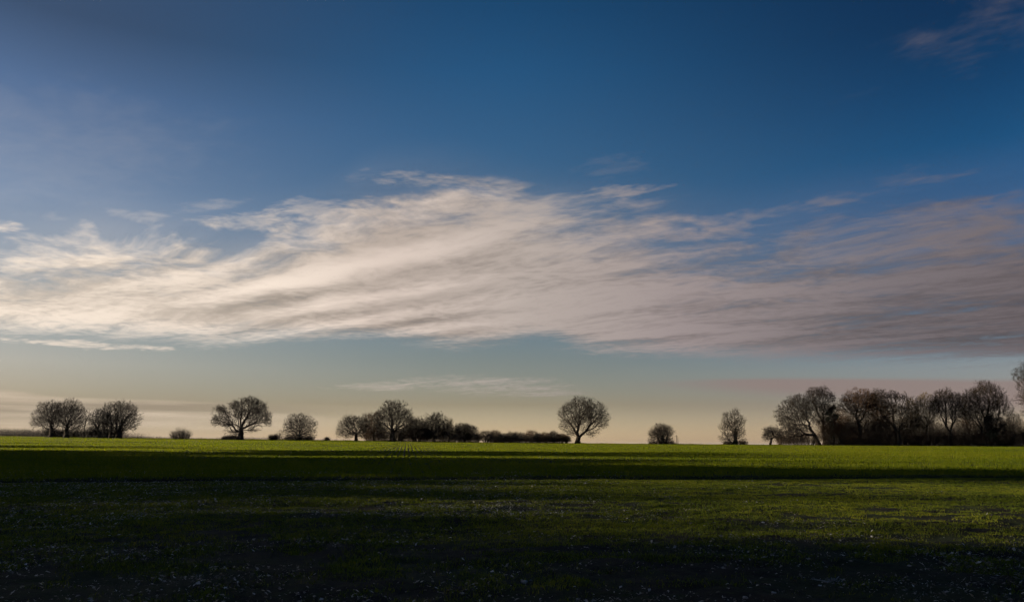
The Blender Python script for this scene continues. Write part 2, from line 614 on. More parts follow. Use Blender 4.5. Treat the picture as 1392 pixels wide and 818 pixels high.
# ------------------------------------------------------------------ fallen leaves and bits lying on the headland
m_litter, gm = nodemat('litter')
geo = gm.new('ShaderNodeNewGeometry')
c = gm.ramp(geo.outputs['Random Per Island'], [(0.0, (.05, .035, .02)), (0.45, (.10, .085, .06)), (0.8, (.22, .21, .19)), (1.0, (.42, .42, .42))])
done(gm, principled(gm, c, 0.38, 0.5).outputs[0])
NL = 190000
yy = np.linspace(6.5, 40.0, 200)
cdf = np.cumsum(1.0 / (1 + yy * 0.02))
cdf /= cdf[-1]
Y_ = np.interp(rng.random(NL), cdf, yy)
X_ = (rng.random(NL) * 2 - 1) * (0.69 * Y_ + 2)
k = fbm(X_ / 1.6, Y_ / 1.1, 81, 3) + 0.5 * fbm(X_ / 7, Y_ / 5, 91, 2) - 0.035 * X_ * (X_ > 0) * (Y_ > 14) + 0.85 * rng.random(NL)
keep = k > 1.42
X_, Y_ = X_[keep], Y_[keep]
n = len(X_)
s = (0.006 + 0.016 * rng.random(n) ** 3.0) * (1 + Y_ * 0.03)
a = rng.random(n) * 2 * np.pi
zz = ground(X_, Y_) + 0.012 + 0.03 * rng.random(n)
e1 = np.stack([np.cos(a), np.sin(a), rng.normal(0, .35, n)], -1) * s[:, None] * 1.3
e2 = np.stack([-np.sin(a), np.cos(a), rng.normal(0, .35, n)], -1) * s[:, None] * (.45 + .5 * rng.random(n))[:, None]
up = np.stack([np.zeros(n), np.zeros(n), s * (0.1 + .5 * rng.random(n))], -1)
c0 = np.stack([X_, Y_, zz], -1)
v = np.stack([c0 - e1, c0 - e2 + up * .6, c0 + up, c0 + e2 + up * .6, c0 + e1], 1).reshape(-1, 3)
o = np.arange(n)[:, None] * 5
f = np.concatenate([o + np.array([[0, 1, 2]]), o + np.array([[0, 2, 3]]), o + np.array([[1, 4, 2]]), o + np.array([[2, 4, 3]])], 0)
ob = link('leaf_litter', mesh_np('leaf_litter', v, f, m_litter))
tag(ob, 'pale fallen leaves and chalky crumbs scattered over the dark near ground', 'leaf litter', kind='stuff')
print('litter', n)
# ================================================================== bare winter trees
m_bark, gm = nodemat('bark')
geo = gm.new('ShaderNodeNewGeometry')
nb = gm.noise(geo.outputs['Position'], 3.0, 5, 0.6)
c = gm.ramp(nb, [(0.3, (.018, .014, .010)), (0.55, (.034, .026, .018)), (0.75, (.060, .048, .034))])
done(gm, principled(gm, c, .95, .1).outputs[0])


def twigmat(name, c0, c1):
    m, gm = nodemat(name)
    geo = gm.new('ShaderNodeNewGeometry')
    c = gm.ramp(gm.noise(geo.outputs['Position'], .8, 3, 0.6), [(0.3, c0), (0.7, c1)])
    done(gm, principled(gm, c, .9, .1).outputs[0])
    return m


m_twig = twigmat('twig', (.015, .011, .008), (.030, .022, .015))
m_twig_red = twigmat('twig_russet', (.040, .022, .011), (.080, .045, .023))
m_twig_gold = twigmat('twig_golden', (.055, .040, .020), (.10, .075, .038))
m_ivy = leafmat('ivy_leaf', [(.008, .014, .004), (.014, .022, .006), (.022, .032, .009)], 0.4, .45, .4, 1.0)
MS = 250 / 1100.5


def frustums(p0, p1, r0, r1, k=3):
    """one k-sided tapering stick per segment"""
    p0, p1 = np.asarray(p0, float), np.asarray(p1, float)
    d = p1 - p0
    L = np.linalg.norm(d, axis=1, keepdims=True) + 1e-9
    d = d / L
    ref = np.where(np.abs(d[:, 2:3]) > 0.9, np.array([[1.0, 0, 0]]), np.array([[0, 0, 1.0]]))
    a = np.cross(d, ref)
    a /= np.linalg.norm(a, axis=1, keepdims=True) + 1e-9
    b = np.cross(d, a)
    n = len(p0)
    V = np.empty((n, 2 * k, 3))
    q0 = p0 - d * (r0[:, None] * 0.35 * (k > 3))
    q1 = p1 + d * (r1[:, None] * 0.35 * (k > 3))
    for i in range(k):
        t = 2 * math.pi * i / k
        off = a * math.cos(t) + b * math.sin(t)
        V[:, i] = q0 + off * r0[:, None]
        V[:, k + i] = q1 + off * r1[:, None]
    o = np.arange(n)[:, None] * 2 * k
    F = [o + np.array([[i, (i + 1) % k, k + (i + 1) % k, k + i]]) for i in range(k)]
    return V.reshape(-1, 3), np.concatenate(F, 0)


def ribbons(p0, p1, r0, r1):
    """fine twigs: one sliver each"""
    d = p1 - p0
    a = np.cross(d, np.sin(d[:, ::-1] * 91.7 + p0 * 57.3 + 1.3))
    a /= np.linalg.norm(a, axis=1, keepdims=True) + 1e-9
    w = (r0 * 1.25)[:, None]
    V = np.stack([p0 - a * w, p0 + a * w, p1], 1).reshape(-1, 3)
    return V, np.arange(len(V)).reshape(-1, 3)


def join(name, mat, V1, F1, V2, F2):
    """quads and triangles in one mesh"""
    F1t = np.concatenate([F1[:, [0, 1, 2]], F1[:, [0, 2, 3]]])
    return mesh_np(name, np.concatenate([V1, V2]), np.concatenate([F1t, F2 + len(V1)]), mat)


def pipe(pos, par, tip, expo, trunk_r=None):
    n = len(pos)
    acc = np.zeros(n)
    kids = np.zeros(n, int)
    for i in range(n - 1, -1, -1):
        v = acc[i] if acc[i] > 0 else tip ** expo
        acc[i] = v
        if par[i] >= 0:
            acc[par[i]] += v
            kids[par[i]] += 1
    # children were appended after parents except for seeded limbs, which also follow their parents
    r = acc ** (1 / expo)
    if trunk_r:
        k = math.log(trunk_r / tip) / math.log(max(r[0], tip * 1.01) / tip)
        r = tip * (r / tip) ** k
    return r, kids


def twigs(rng, base, d, L, per, r0, spread=0.75, sub=2, droop=0.0):
    """sprays of fine twigs leaving the given points"""
    n = len(base)
    b = np.repeat(base, per, 0)
    dd = np.repeat(d, per, 0) + rng.normal(0, spread, (n * per, 3))
    dd[:, 2] += 0.15 - droop
    dd /= np.linalg.norm(dd, axis=1, keepdims=True) + 1e-9
    ll = L * (0.45 + 0.8 * rng.random(n * per))
    m = b + dd * ll[:, None] * 0.5
    d2 = dd + rng.normal(0, 0.28, dd.shape)
    d2 /= np.linalg.norm(d2, axis=1, keepdims=True)
    e = m + d2 * ll[:, None] * 0.5
    P0, P1, R0, R1 = [b, m], [m, e], [np.full(len(b), r0), np.full(len(b), r0 * .75)], [np.full(len(b), r0 * .75), np.full(len(b), r0 * .35)]
    for k in range(sub):
        t = rng.random(len(b))[:, None]
        s = np.where(rng.random((len(b), 1)) < .5, b + (m - b) * t, m + (e - m) * t)
        d3 = dd + rng.normal(0, 0.7, dd.shape)
        d3 /= np.linalg.norm(d3, axis=1, keepdims=True)
        P0.append(s); P1.append(s + d3 * (ll * (.3 + .3 * rng.random(len(b))))[:, None])
        R0.append(np.full(len(b), r0 * .7)); R1.append(np.full(len(b), r0 * .3))
    return np.concatenate(P0), np.concatenate(P1), np.concatenate(R0), np.concatenate(R1)


def leaf_cloud(rng, lobes, n, size):
    """small leaves filling clumpy lobes (ivy)"""
    out = []
    vol = np.array([l[3] * l[4] * l[5] for l in lobes]) ** .8
    for l, c in zip(lobes, (n * vol / vol.sum()).astype(int)):
        d = rng.normal(size=(c, 3)); d /= np.linalg.norm(d, axis=1, keepdims=True)
        r = rng.random(c) ** .30
        bm = 1.12 - .45 * vnoise(d[:, 0] * 2.7 + l[0], d[:, 2] * 2.7 + d[:, 1], 5)
        out.append(np.array(l[:3]) + d * (r * bm)[:, None] * np.array(l[3:6]))
    c0 = np.concatenate(out)
    c0 = c0[c0[:, 2] > 0.05]
    m = len(c0)
    a = rng.normal(size=(m, 3)); a /= np.linalg.norm(a, axis=1, keepdims=True)
    b = np.cross(a, rng.normal(size=(m, 3))); b /= np.linalg.norm(b, axis=1, keepdims=True)
    s = (size * (.6 + .8 * rng.random(m)))[:, None]
    v = np.stack([c0 - a * s, c0 - b * s * .6, c0 + a * s, c0 + b * s * .6], 1).reshape(-1, 3)
    return v, np.arange(m * 4).reshape(-1, 4)


def place(px, Yd):
    """a spot on the ground in the direction of column px, Yd metres ahead"""
    x = (px - 696) * Yd / 1100.5
    return x, Yd, float(ground(x, Yd, False))


def tree(name, label, cat, px, Yd, lobes_px, limbs_px=None, trunk_r=0.5, n_att=1500, seed=1, twig_mat=None, per=4, tw_len=0.80, by=603.0,
         jitter=0.24, expo=2.25, ivy=None, group=None, tw_r=0.018, scale_step=1.0, depth=None, kill=0.50, shell=1.0, fork=None, spread=.5, sub=2, knit=True, grow=1.0):
    """lobes and limbs are given as columns/rows seen in the photograph, turned into metres at the tree's distance"""
    rng = RNG(seed)
    s = Yd / 1100.5
    lobes = [((cx - px) * s, (l[4] if len(l) > 4 else 0) * s, (by - cy) * s, rx * s, (depth or max(rx, ry * .8)) * s * .9, ry * s)
             for l in lobes_px for cx, cy, rx, ry in [l[:4]]]
    # a loose shared volume so that the boughs knit into one crown
    x0 = min(l[0] - l[3] for l in lobes); x1 = max(l[0] + l[3] for l in lobes)
    z0 = min(l[2] - l[5] for l in lobes); z1 = max(l[2] + l[5] for l in lobes)
    if knit and len(lobes) > 2:
        lobes.append(((x0 + x1) / 2, 0.0, z0 + (z1 - z0) * .49, (x1 - x0) * .46, (x1 - x0) * .38, (z1 - z0) * .47))
    if grow != 1:
        lobes = [(l[0] * (1 + (grow - 1) * .5), l[1], l[2] - l[5] * (grow - 1) * .6, l[3] * grow, l[4] * grow, l[5] * grow) for l in lobes]
    step = 0.36 * scale_step
    n_att = int(n_att * 1.15)
    seeds = []
    root_pts = None
    start = np.array([0, 0, -0.45])
    limbs_px = limbs_px or [[(px, by), (px, by - 10)]]
    # each limb: polyline of (col,row[,depth px]); first limb starts at the ground, others start where stated
    pos_guess = []
    for li, l in enumerate(limbs_px):
        pts = []
        for q in l:
            pts.append(np.array([(q[0] - px) * s, (q[2] if len(q) > 2 else 0) * s, (by - q[1]) * s]))
        if li == 0 or abs(l[0][1] - by) < 0.6:
            pts[0][2] = -0.45
        seeds.append(pts)
    # join the limbs to the nearest existing node
    pos, par = [], []
    for li, pts in enumerate(seeds):
        if li == 0 or pts[0][2] < -0.1:
            pos.append(pts[0]); par.append(-1); prev = len(pos) - 1
            pts = pts[1:]
        else:
            d = [np.linalg.norm(np.array(p) - pts[0]) for p in pos]
            prev = int(np.argmin(d))
            pts = pts[1:]
        for p in pts:
            a = np.array(pos[prev]); d = p - a; L = np.linalg.norm(d); m = max(1, int(round(L / step)))
            wob = rng.normal(0, 1, 3) * 0.05 * L
            for j in range(1, m + 1):
                q = a + d * j / m + wob * math.sin(math.pi * j / m) + (rng.normal(0, 0.05, 3) if j < m else 0)
                pos.append(q); par.append(prev); prev = len(pos) - 1
    pos0, par0 = np.array(pos), np.array(par)
    pos, par = colonize_from(rng, pos0, par0, lobes, n_att, step, kill, jitter, shell, knit=knit)
    r, kids = pipe(pos, par, 0.015, expo, trunk_r)
    has = par >= 0
    i1 = np.where(has)[0]
    i0 = par[i1]
    rr0 = np.minimum(r[i0], r[i1] * 1.35)
    # flare at the foot
    fl = 1 + 0.55 * np.exp(-np.maximum(pos[:, 2], 0) / 0.8) * (r > trunk_r * .4)
    thick = r[i1] > max(0.085, trunk_r * .17)
    root = bpy.data.objects.new(name, None)
    COL.objects.link(root)
    x, y, z = place(px, Yd)
    root.location = (x, y, z)
    root.empty_display_size = 0.5
    tag(root, label, cat, group)
    V, F = frustums(pos[i0][thick], pos[i1][thick], (rr0 * fl[i0])[thick], (r[i1] * fl[i1])[thick], 8)
    link('trunk', mesh_np('trunk', V, F, m_bark, True), root)
    th = ~thick
    V1, F1 = frustums(pos[i0][th], pos[i1][th], rr0[th], r[i1][th], 4)
    # twigs leave every thin stretch of branch
    thin = np.where((r < 0.06) & has)[0]
    d = pos[thin] - pos[par[thin]]
    d /= np.linalg.norm(d, axis=1, keepdims=True) + 1e-9
    p0, p1, a0, a1 = twigs(rng, pos[thin], d, tw_len, per, tw_r, spread, sub)
    V2, F2 = ribbons(p0, p1, a0, a1)
    link('crown', join('crown', twig_mat or m_twig, V1, F1, V2, F2), root)
    if ivy:
        lv = [((cx - px) * s, 0.0, (by - cy) * s, rx * s, rx * s, ry * s) for cx, cy, rx, ry in ivy]
        v, f = leaf_cloud(rng, lv, int(sum(l[2] * l[3] for l in ivy) * 55), 0.13)
        link('ivy', mesh_np('ivy', v, f, m_ivy), root)
    return root


def colonize_from(rng, pos, par, lobes, n_att, step, kill, jitter, shell, omega=0.42, knit=True):
    """join scattered crown points to the limbs, each by the route that keeps the way back to the root short"""
    vol = np.array([l[3] * l[4] * l[5] for l in lobes]) ** .85
    if knit and len(lobes) > 3:
        vol[-1] = vol[:-1].sum() * (.55 if knit is True else knit)
    cnt = (n_att * vol / vol.sum()).astype(int) + 8
    att = []
    for l, c in zip(lobes, cnt):
        d = rng.normal(size=(c, 3))
        d /= np.linalg.norm(d, axis=1, keepdims=True)
        r = rng.random(c) ** (1 / 3)
        bumpy = 1.16 - 0.36 * vnoise(d[:, 0] * 2.6 + l[0], d[:, 2] * 2.6 + d[:, 1] * 2 + l[2], 7)
        att.append(np.array(l[:3]) + d * (r * bumpy)[:, None] * np.array(l[3:6]))
    att = np.concatenate(att)
    att = att[att[:, 2] > 0.6]
    n0 = len(pos)
    cap = n0 + len(att) * 7 + 10
    P_ = np.zeros((cap, 3)); P_[:n0] = pos
    Q = np.full(cap, -1, int); Q[:n0] = par
    L = np.zeros(cap)
    for i in range(n0):
        if par[i] >= 0:
            L[i] = L[par[i]] + np.linalg.norm(pos[i] - pos[par[i]])
    # nothing sprouts from the bare lower trunk
    zmin = att[:, 2].min() + .15 * (att[:, 2].max() - att[:, 2].min())
    bar = np.zeros(cap)
    bar[:n0] = np.where(pos[:, 2] < min(1.6, zmin), 4.0, 0.0)
    root = pos[0]
    foot = pos[np.argmin(np.abs(pos[:, 2] - zmin))]
    order = np.argsort(np.linalg.norm(att - foot, axis=1) + rng.normal(0, .25, len(att)))
    n = n0
    for k in order:
        p = att[k]
        d = np.sqrt(((P_[:n] - p) ** 2).sum(1))
        j = int(np.argmin(d + omega * L[:n] + bar[:n]))
        D_ = d[j]
        if D_ < .12:
            continue
        m = min(6, max(1, int(round(D_ / .5))))
        u = P_[j].copy()
        # leave along the parent's own direction, then bend to the target
        pd = u - P_[Q[j]] if Q[j] >= 0 else np.array([0, 0, 1.0])
        pd = pd / (np.linalg.norm(pd) + 1e-9)
        c = u + (p - u) * .45 + pd * D_ * .22 + rng.normal(0, .07, 3) * D_
        prev = j
        for q in range(1, m + 1):
            t = q / m
            P_[n] = (1 - t) ** 2 * u + 2 * t * (1 - t) * c + t * t * p + (rng.normal(0, .025, 3) if q < m else 0)
            Q[n] = prev
            L[n] = L[prev] + np.linalg.norm(P_[n] - P_[prev])
            prev = n
            n += 1
    return P_[:n], Q[:n]


def shrub(name, label, cat, px, Yd, w, h, n=260, seed=1, mat=None, group=None, by=603.0, tw=3, tw_len=.7, dens=1.0, domed=True, depth=1.0, stem_r=.03):
    """many stems from the ground, w and h in photograph pixels"""
    rng = RNG(seed)
    s = Yd / 1100.5
    W, H = w * s / 2, h * s
    b = np.stack([rng.uniform(-.8, .8, n) * W, rng.uniform(-.5, .5, n) * W * depth, np.zeros(n) - .15], -1)
    dx = rng.normal(0, .38, n) + b[:, 0] / W * .45
    d = np.stack([dx, rng.normal(0, .35, n), np.ones(n)], -1)
    d /= np.linalg.norm(d, axis=1, keepdims=True)
    P0, P1, R0, R1, TB, TD = [], [], [], [], [], []
    K = 6
    top = H * (.55 + .42 * rng.random(n))
    if domed:
        top = top * np.sqrt(np.clip(1.05 - (b[:, 0] / W) ** 2 * .8, .1, 1))
    top = top * (.78 + .4 * vnoise(b[:, 0] * .45 + seed, b[:, 1] * .2, seed % 7))
    p = b
    r = np.full(n, stem_r)
    for k in range(K):
        q = p + d * (top / K * 1.12)[:, None]
        P0.append(p); P1.append(q); R0.append(r); R1.append(r * .82)
        if k >= 1:
            TB.append(q); TD.append(d)
        r = r * .82
        p = q
        d = d + rng.normal(0, .22, d.shape)
        d[:, 2] = np.abs(d[:, 2]) + .12
        d /= np.linalg.norm(d, axis=1, keepdims=True)
    V1, F1 = frustums(np.concatenate(P0), np.concatenate(P1), np.concatenate(R0), np.concatenate(R1), 4)
    a = twigs(rng, np.concatenate(TB), np.concatenate(TD), tw_len, max(1, int(tw * dens)), .015, .6, 2)
    V2, F2 = ribbons(*a)
    x, y, z = place(px, Yd)
    root = bpy.data.objects.new(name, None)
    COL.objects.link(root)
    root.location = (x, y, z)
    tag(root, label, cat, group)
    link('stems', mesh_np('stems', V1, F1, m_bark), root)
    link('twigs', mesh_np('twigs', V2, F2, mat or m_twig), root)
    return root
# ================================================================== the trees along the brow, left to right
G1 = 'bare trees along the brow of the field'
tree('oak_tree', 'bare spreading tree, leftmost of the pair at the left end of the brow', 'tree', 68, 256,
     [(62, 556, 14, 11), (49, 573, 9, 7), (72, 562, 10, 14), (60, 572, 10, 9)],
     [[(68, 594), (67, 580), (66, 570), (70, 560)], [(67, 577), (58, 571), (50, 568)], [(68, 572), (74, 562), (77, 552)], [(67, 574), (60, 562), (57, 553)]],
     .55, 1200, 3, by=594.6, group=G1, grow=1.14, per=5)
tree('oak_tree', 'bare round tree with forked limbs, touching the leftmost tree from the right', 'tree', 89, 254,
     [(86, 555, 14, 12), (100, 562, 12, 12), (80, 572, 10, 9), (98, 575, 11, 8)],
     [[(89, 595), (89, 577), (93, 567), (97, 556)], [(89, 578), (84, 566), (81, 552)], [(90, 574), (99, 567), (106, 561)], [(89, 577), (80, 574), (76, 570)]],
     .62, 1300, 4, by=594.9, group=G1, grow=1.14, per=5)
tree('young_tree', 'thin open young tree between the two dark round crowns on the left', 'tree', 113.5, 252,
     [(116, 563, 5, 8), (112, 573, 7, 8)], [[(113.5, 595), (113, 580), (115, 568), (117, 558)]], .16, 140, 5, by=595.2, group=G1, grow=1.14, per=2, tw_len=.7)
tree('ash_tree', 'low bushy many-stemmed tree on the left flank of a round domed tree', 'tree', 140, 254,
     [(131, 568, 12, 12), (140, 575, 9, 13), (127, 580, 7, 8)],
     [[(140, 595), (139, 580), (132, 568)], [(143, 595), (143, 580), (142, 566)], [(136, 595), (130, 582), (125, 574)]], .32, 900, 6, by=595.5, group=G1, grow=1.14, per=5)
tree('ash_tree', 'round domed bare tree with three upright stems, right one of the left pair', 'tree', 156, 256,
     [(150, 558, 14, 13), (165, 560, 15, 14), (174, 573, 11, 11), (148, 572, 9, 11), (160, 573, 14, 12)],
     [[(156, 596), (156, 575), (158, 560)], [(149, 596), (149, 576), (145, 560)], [(160, 596), (163, 577), (172, 565)], [(163, 580), (172, 577), (180, 574)]],
     .45, 1700, 7, by=595.8, group=G1, grow=1.14, per=5)
tree('oak_tree', 'large solitary oak with wide flat crown and stout trunk on the left of the brow', 'tree', 327, 252,
     [(297, 556, 9, 5.5), (293, 571, 8, 8), (304, 565, 9, 7), (318, 551, 10, 7), (337, 546, 13, 7), (350, 554, 11, 8), (358, 566, 10, 8), (341, 561, 12, 9), (325, 562, 10, 8), (309, 575, 9, 5), (362, 574, 6, 5),
      (345, 572, 9, 5), (318, 588, 7, 4), (341, 584, 6, 3)],
     [[(327, 597.4), (327, 589), (326.6, 581)], [(326, 581), (320, 577), (312, 575), (304, 577), (296, 575)], [(326, 577), (321, 567), (313, 563.5), (305, 560), (296, 554)],
      [(327, 577), (326, 566), (326, 557), (321, 548)], [(327, 580), (332, 569), (337, 560), (341, 549)], [(327.5, 582), (336, 578.5), (345, 575), (355, 574), (362, 570)],
      [(331, 571), (339, 568), (349, 568), (356, 562)], [(336, 562), (332, 552), (330, 545)]],
     0.78, 2300, 8, by=597.4, knit=.16, per=5, tw_len=.85, group=G1, jitter=.42)
tree('oak_tree', 'small domed oak right of the large solitary oak', 'tree', 406, 256,
     [(404, 570, 14, 8), (392, 577, 8, 6), (418, 576, 8, 8), (395, 588, 11, 7), (419, 589, 10, 7), (406, 583, 11, 9)],
     [[(406, 598.6), (406.5, 588), (405, 578), (400, 568)], [(406, 588), (413, 577), (417, 569)], [(406, 586), (396, 580), (391, 576)], [(407, 592), (416, 588), (422, 586)], [(406, 592), (397, 590)]],
     .45, 1300, 9, by=598.4, group=G1, grow=1.10, per=4)
tree('young_tree', 'sapling touching the left side of the small domed oak', 'tree', 380, 254, [(380, 590, 5, 5), (378, 595, 5, 4)], [[(380, 598), (380, 590)]], .12, 120, 10, by=598.2, group=G1, per=3, tw_len=.6)
tree('oak_tree', 'low rounded tree at the left end of the central copse', 'tree', 484, 254,
     [(470, 577, 10, 10), (462, 588, 6, 6), (480, 573, 12, 8), (494, 575, 9, 11), (488, 588, 8, 7), (474, 590, 11, 5)],
     [[(484, 600), (483, 586), (478, 573)], [(484, 588), (491, 577), (495, 568)], [(483, 590), (473, 582), (466, 577)]], .42, 1300, 12, by=599.8, group=G1, grow=1.08, per=4)
tree('ash_tree', 'brownish filler tree between the low rounded tree and the tallest tree of the central copse', 'tree', 507, 262,
     [(504, 575, 10, 12), (499, 587, 9, 9), (512, 567, 7, 7), (512, 585, 9, 10)], [[(507, 600), (506, 584), (505, 570)], [(506, 586), (513, 572)]], .3, 1000, 13, by=600, group=G1, grow=1.2, per=6, twig_mat=m_twig_red)
tree('oak_tree', 'tallest tree of the central copse, dark trunk and dome crown', 'tree', 533, 254,
     [(531, 555, 15, 10), (517, 566, 9, 8), (546, 565, 12, 8), (555, 572, 9, 6), (517, 580, 9, 7), (546, 583, 10, 6), (533, 570, 12, 9)],
     [[(533, 601), (533, 588), (532.5, 575), (531, 562), (531, 550)], [(533, 590), (542, 580), (552, 575), (561, 571)], [(533, 580), (540, 568), (548, 562), (557, 559)],
      [(532, 586), (524, 579), (516, 574)], [(532, 575), (526, 566), (520, 558)], [(532, 566), (538, 556), (541, 550)]],
     .72, 1900, 14, by=600.3, group=G1, grow=1.08, per=4, tw_len=.85)
tree('ash_tree', 'dense twiggy tree right beside the tallest tree of the central copse', 'tree', 565, 258,
     [(565, 578, 10, 9), (558, 587, 10, 9), (573, 586, 10, 10)], [[(565, 601), (565, 585), (564, 575)], [(561, 601), (558, 588)], [(569, 601), (573, 584)]], .3, 1200, 15, by=600.6, group=G1, grow=1.2, per=6, tw_len=.8)
tree('oak_tree', 'second highest tree of the central copse with a knobbly topknot', 'tree', 590, 254,
     [(592, 568, 7, 7), (587, 578, 12, 9), (601, 581, 11, 9), (579, 588, 8, 8), (594, 588, 10, 7)],
     [[(590, 601), (590, 586), (592, 575), (593, 566)], [(590, 588), (583, 579), (577, 575)], [(591, 586), (599, 580), (606, 577)]], .45, 1500, 16, by=600.8, group=G1, grow=1.2, per=6)
tree('ash_tree', 'thin pale upright tree poking out right of the topknot tree', 'tree', 610, 260,
     [(612, 576, 4, 7), (607, 586, 8, 9)], [[(610, 601), (610, 588), (613, 572)], [(609, 590), (606, 577)]], .25, 400, 17, by=601, group=G1, grow=1.08, per=3, twig_mat=m_twig_gold)
tree('oak_tree', 'low broad tree closing the right end of the central copse', 'tree', 632, 254,
     [(630, 582, 10, 6), (639, 588, 9, 8), (621, 589, 8, 8), (631, 590, 9, 6)], [[(632, 602), (631, 592), (628, 583)], [(631, 593), (639, 585)]], .38, 1300, 18, by=601.4, group=G1, grow=1.2, per=6)
tree('lone_tree', 'solitary bare tree with leaning limbs and ragged round crown in the middle of the brow', 'tree', 785, 252,
     [(786, 546, 10, 7), (775, 556, 11, 9), (766, 566, 8, 10), (769, 580, 9, 7), (800, 551, 12, 9), (815, 557, 10, 9), (823, 567, 8, 8), (820, 577, 8, 5), (796, 563, 13, 10), (809, 569, 12, 9),
      (778, 589, 9, 5), (803, 590, 6, 4), (785, 572, 11, 9)],
     [[(785, 603), (786, 597), (786, 592)], [(786, 594), (781, 583), (774, 576), (767, 569)], [(786, 592), (788, 578), (789, 564), (787, 551)], [(787, 580), (781, 567), (776, 557)],
      [(786, 595), (796, 587), (804, 577), (807, 562), (803, 552)], [(789, 593), (801, 585), (812, 578), (821, 571)], [(804, 577), (815, 566), (819, 558)], [(788, 570), (796, 560), (800, 550)]],
     .66, 2100, 19, by=603, group=G1, per=4, tw_len=1.0, jitter=.3, expo=2.1)
tree('oak_tree', 'small isolated low oak next to the leaning poles', 'tree', 900, 256,
     [(899, 583, 9, 7), (890, 590, 8, 7), (909, 587, 8, 8), (887, 599, 6, 4), (910, 599, 7, 4), (900, 592, 10, 7)],
     [[(901, 604.2), (901, 595), (899, 585)], [(897, 604.2), (893, 593), (888, 588)], [(905, 604.2), (908, 593), (912, 586)]], .42, 1300, 20, by=604.2, group=G1, per=4, tw_len=.75, ivy=[(901, 598, 3, 6)])
tree('poplar_tree', 'narrow tall ragged tree standing alone left of the right-hand wood', 'tree', 1001, 254,
     [(1002, 561, 6, 6), (990, 567, 7, 7), (1008, 572, 8, 7), (985, 581, 7, 7), (997, 577, 9, 8), (1005, 589, 9, 8), (985, 596, 7, 6), (1011, 599, 5, 3), (995, 594, 8, 7)],
     [[(1001, 605), (1000, 590), (1000, 577), (1002, 562)], [(1000, 592), (994, 578), (990, 566)], [(1000, 590), (1006, 580), (1010, 570)], [(1000, 596), (990, 592), (983, 588)], [(998, 605), (992, 598), (985, 597)]],
     .45, 1200, 21, by=604.6, group=G1, per=4, tw_len=.7, ivy=[(1000.5, 592, 2.6, 11), (1000, 601, 4, 4)])
tree('oak_tree', 'little crooked tree at the very left tip of the right-hand wood', 'tree', 1047, 254,
     [(1048, 586, 9, 6), (1043, 594, 6, 7), (1056, 590, 8, 6)], [[(1047, 605), (1049, 598), (1056, 592), (1060, 589)], [(1048, 600), (1044, 590)]], .3, 700, 22, by=604.9, group=G1, per=4, tw_len=.75)
tree('oak_tree', 'great tree leaning left out of the right-hand wood', 'tree', 1114, 256,
     [(1093, 545, 13, 9), (1080, 552, 9, 9), (1068, 565, 8, 8), (1079, 574, 12, 9), (1096, 561, 12, 10), (1088, 586, 13, 8), (1073, 592, 11, 8)],
     [[(1114, 606), (1107, 589), (1102, 575), (1097, 565), (1090, 554), (1088, 546)], [(1103, 579), (1092, 577), (1081, 577), (1070, 574)], [(1098, 567), (1087, 561), (1078, 552)], [(1099, 570), (1100, 556), (1098, 545)], [(1107, 590), (1095, 590), (1082, 592)]],
     .6, 2000, 23, by=605.2, group=G1, grow=1.18, per=6)
tree('oak_tree', 'tall upright tree with ragged fan top behind the great leaning one', 'tree', 1120, 259,
     [(1113, 535, 11, 8), (1125, 535, 9, 8), (1133, 541, 6, 6), (1109, 549, 11, 9), (1125, 554, 8, 8), (1118, 568, 9, 9)],
     [[(1120, 606), (1120, 585), (1119, 569), (1113, 556), (1108, 543)], [(1120, 582), (1122, 562), (1127, 547), (1134, 540)], [(1121, 565), (1118, 548), (1117, 536)]],
     .5, 1500, 24, by=605.4, group=G1, grow=1.18, per=6)
tree('ivy_tree', 'dark round ivy-choked tree in the notch between the two tallest crowns on the right', 'tree', 1134, 256,
     [(1134, 560, 10, 10), (1132, 580, 11, 12)], [[(1134, 606), (1134, 585), (1134, 562)]], .3, 500, 25, by=605.4, group=G1, per=5, ivy=[(1131, 561, 5, 6), (1138, 567, 5, 5), (1133, 577, 4, 8), (1137, 554, 4, 3.5), (1128, 570, 3.5, 4)], twig_mat=m_twig_red)
tree('oak_tree', 'broad rust-brown tree just right of the notch in the right-hand wood', 'tree', 1172, 256,
     [(1164, 541, 12, 8), (1181, 538, 12, 9), (1154, 550, 9, 9), (1190, 547, 10, 10), (1172, 555, 16, 10)],
     [[(1172, 606), (1171, 580), (1168, 560), (1162, 545)], [(1171, 575), (1180, 560), (1186, 545)], [(1169, 565), (1158, 556), (1152, 549)]], .5, 1900, 26, by=605.8, group=G1, grow=1.18, per=5, twig_mat=m_twig_red)
tree('oak_tree', 'forked tree with one sweeping limb reaching left over the right-hand wood', 'tree', 1222, 252,
     [(1202, 537, 10, 8), (1193, 545, 8, 8), (1220, 538, 9, 6), (1233, 541, 5, 5), (1213, 554, 12, 9), (1230, 560, 9, 8), (1240, 572, 9, 8)],
     [[(1222, 607), (1221.5, 588), (1217, 580), (1208, 571), (1201, 560), (1194, 549), (1196, 538)], [(1221.5, 589), (1228, 578), (1234, 565), (1238, 556)], [(1218, 581), (1218, 562), (1222, 549), (1233, 540)], [(1203, 563), (1207, 548), (1212, 538)]],
     .55, 1500, 27, by=606, group=G1, grow=1.18, per=6)
tree('willow_tree', 'straw-coloured pollard tree of upright shoots in the middle of the right-hand wood', 'tree', 1262, 256,
     [(1262, 545, 9, 10), (1253, 558, 9, 12), (1272, 553, 9, 13), (1262, 572, 12, 10)], [[(1262, 607), (1262, 585), (1260, 565)], [(1262, 582), (1268, 565), (1270, 552)], [(1261, 580), (1253, 566)]], .35, 1300, 28, by=606.2, group=G1, grow=1.18, per=5, twig_mat=m_twig_gold)
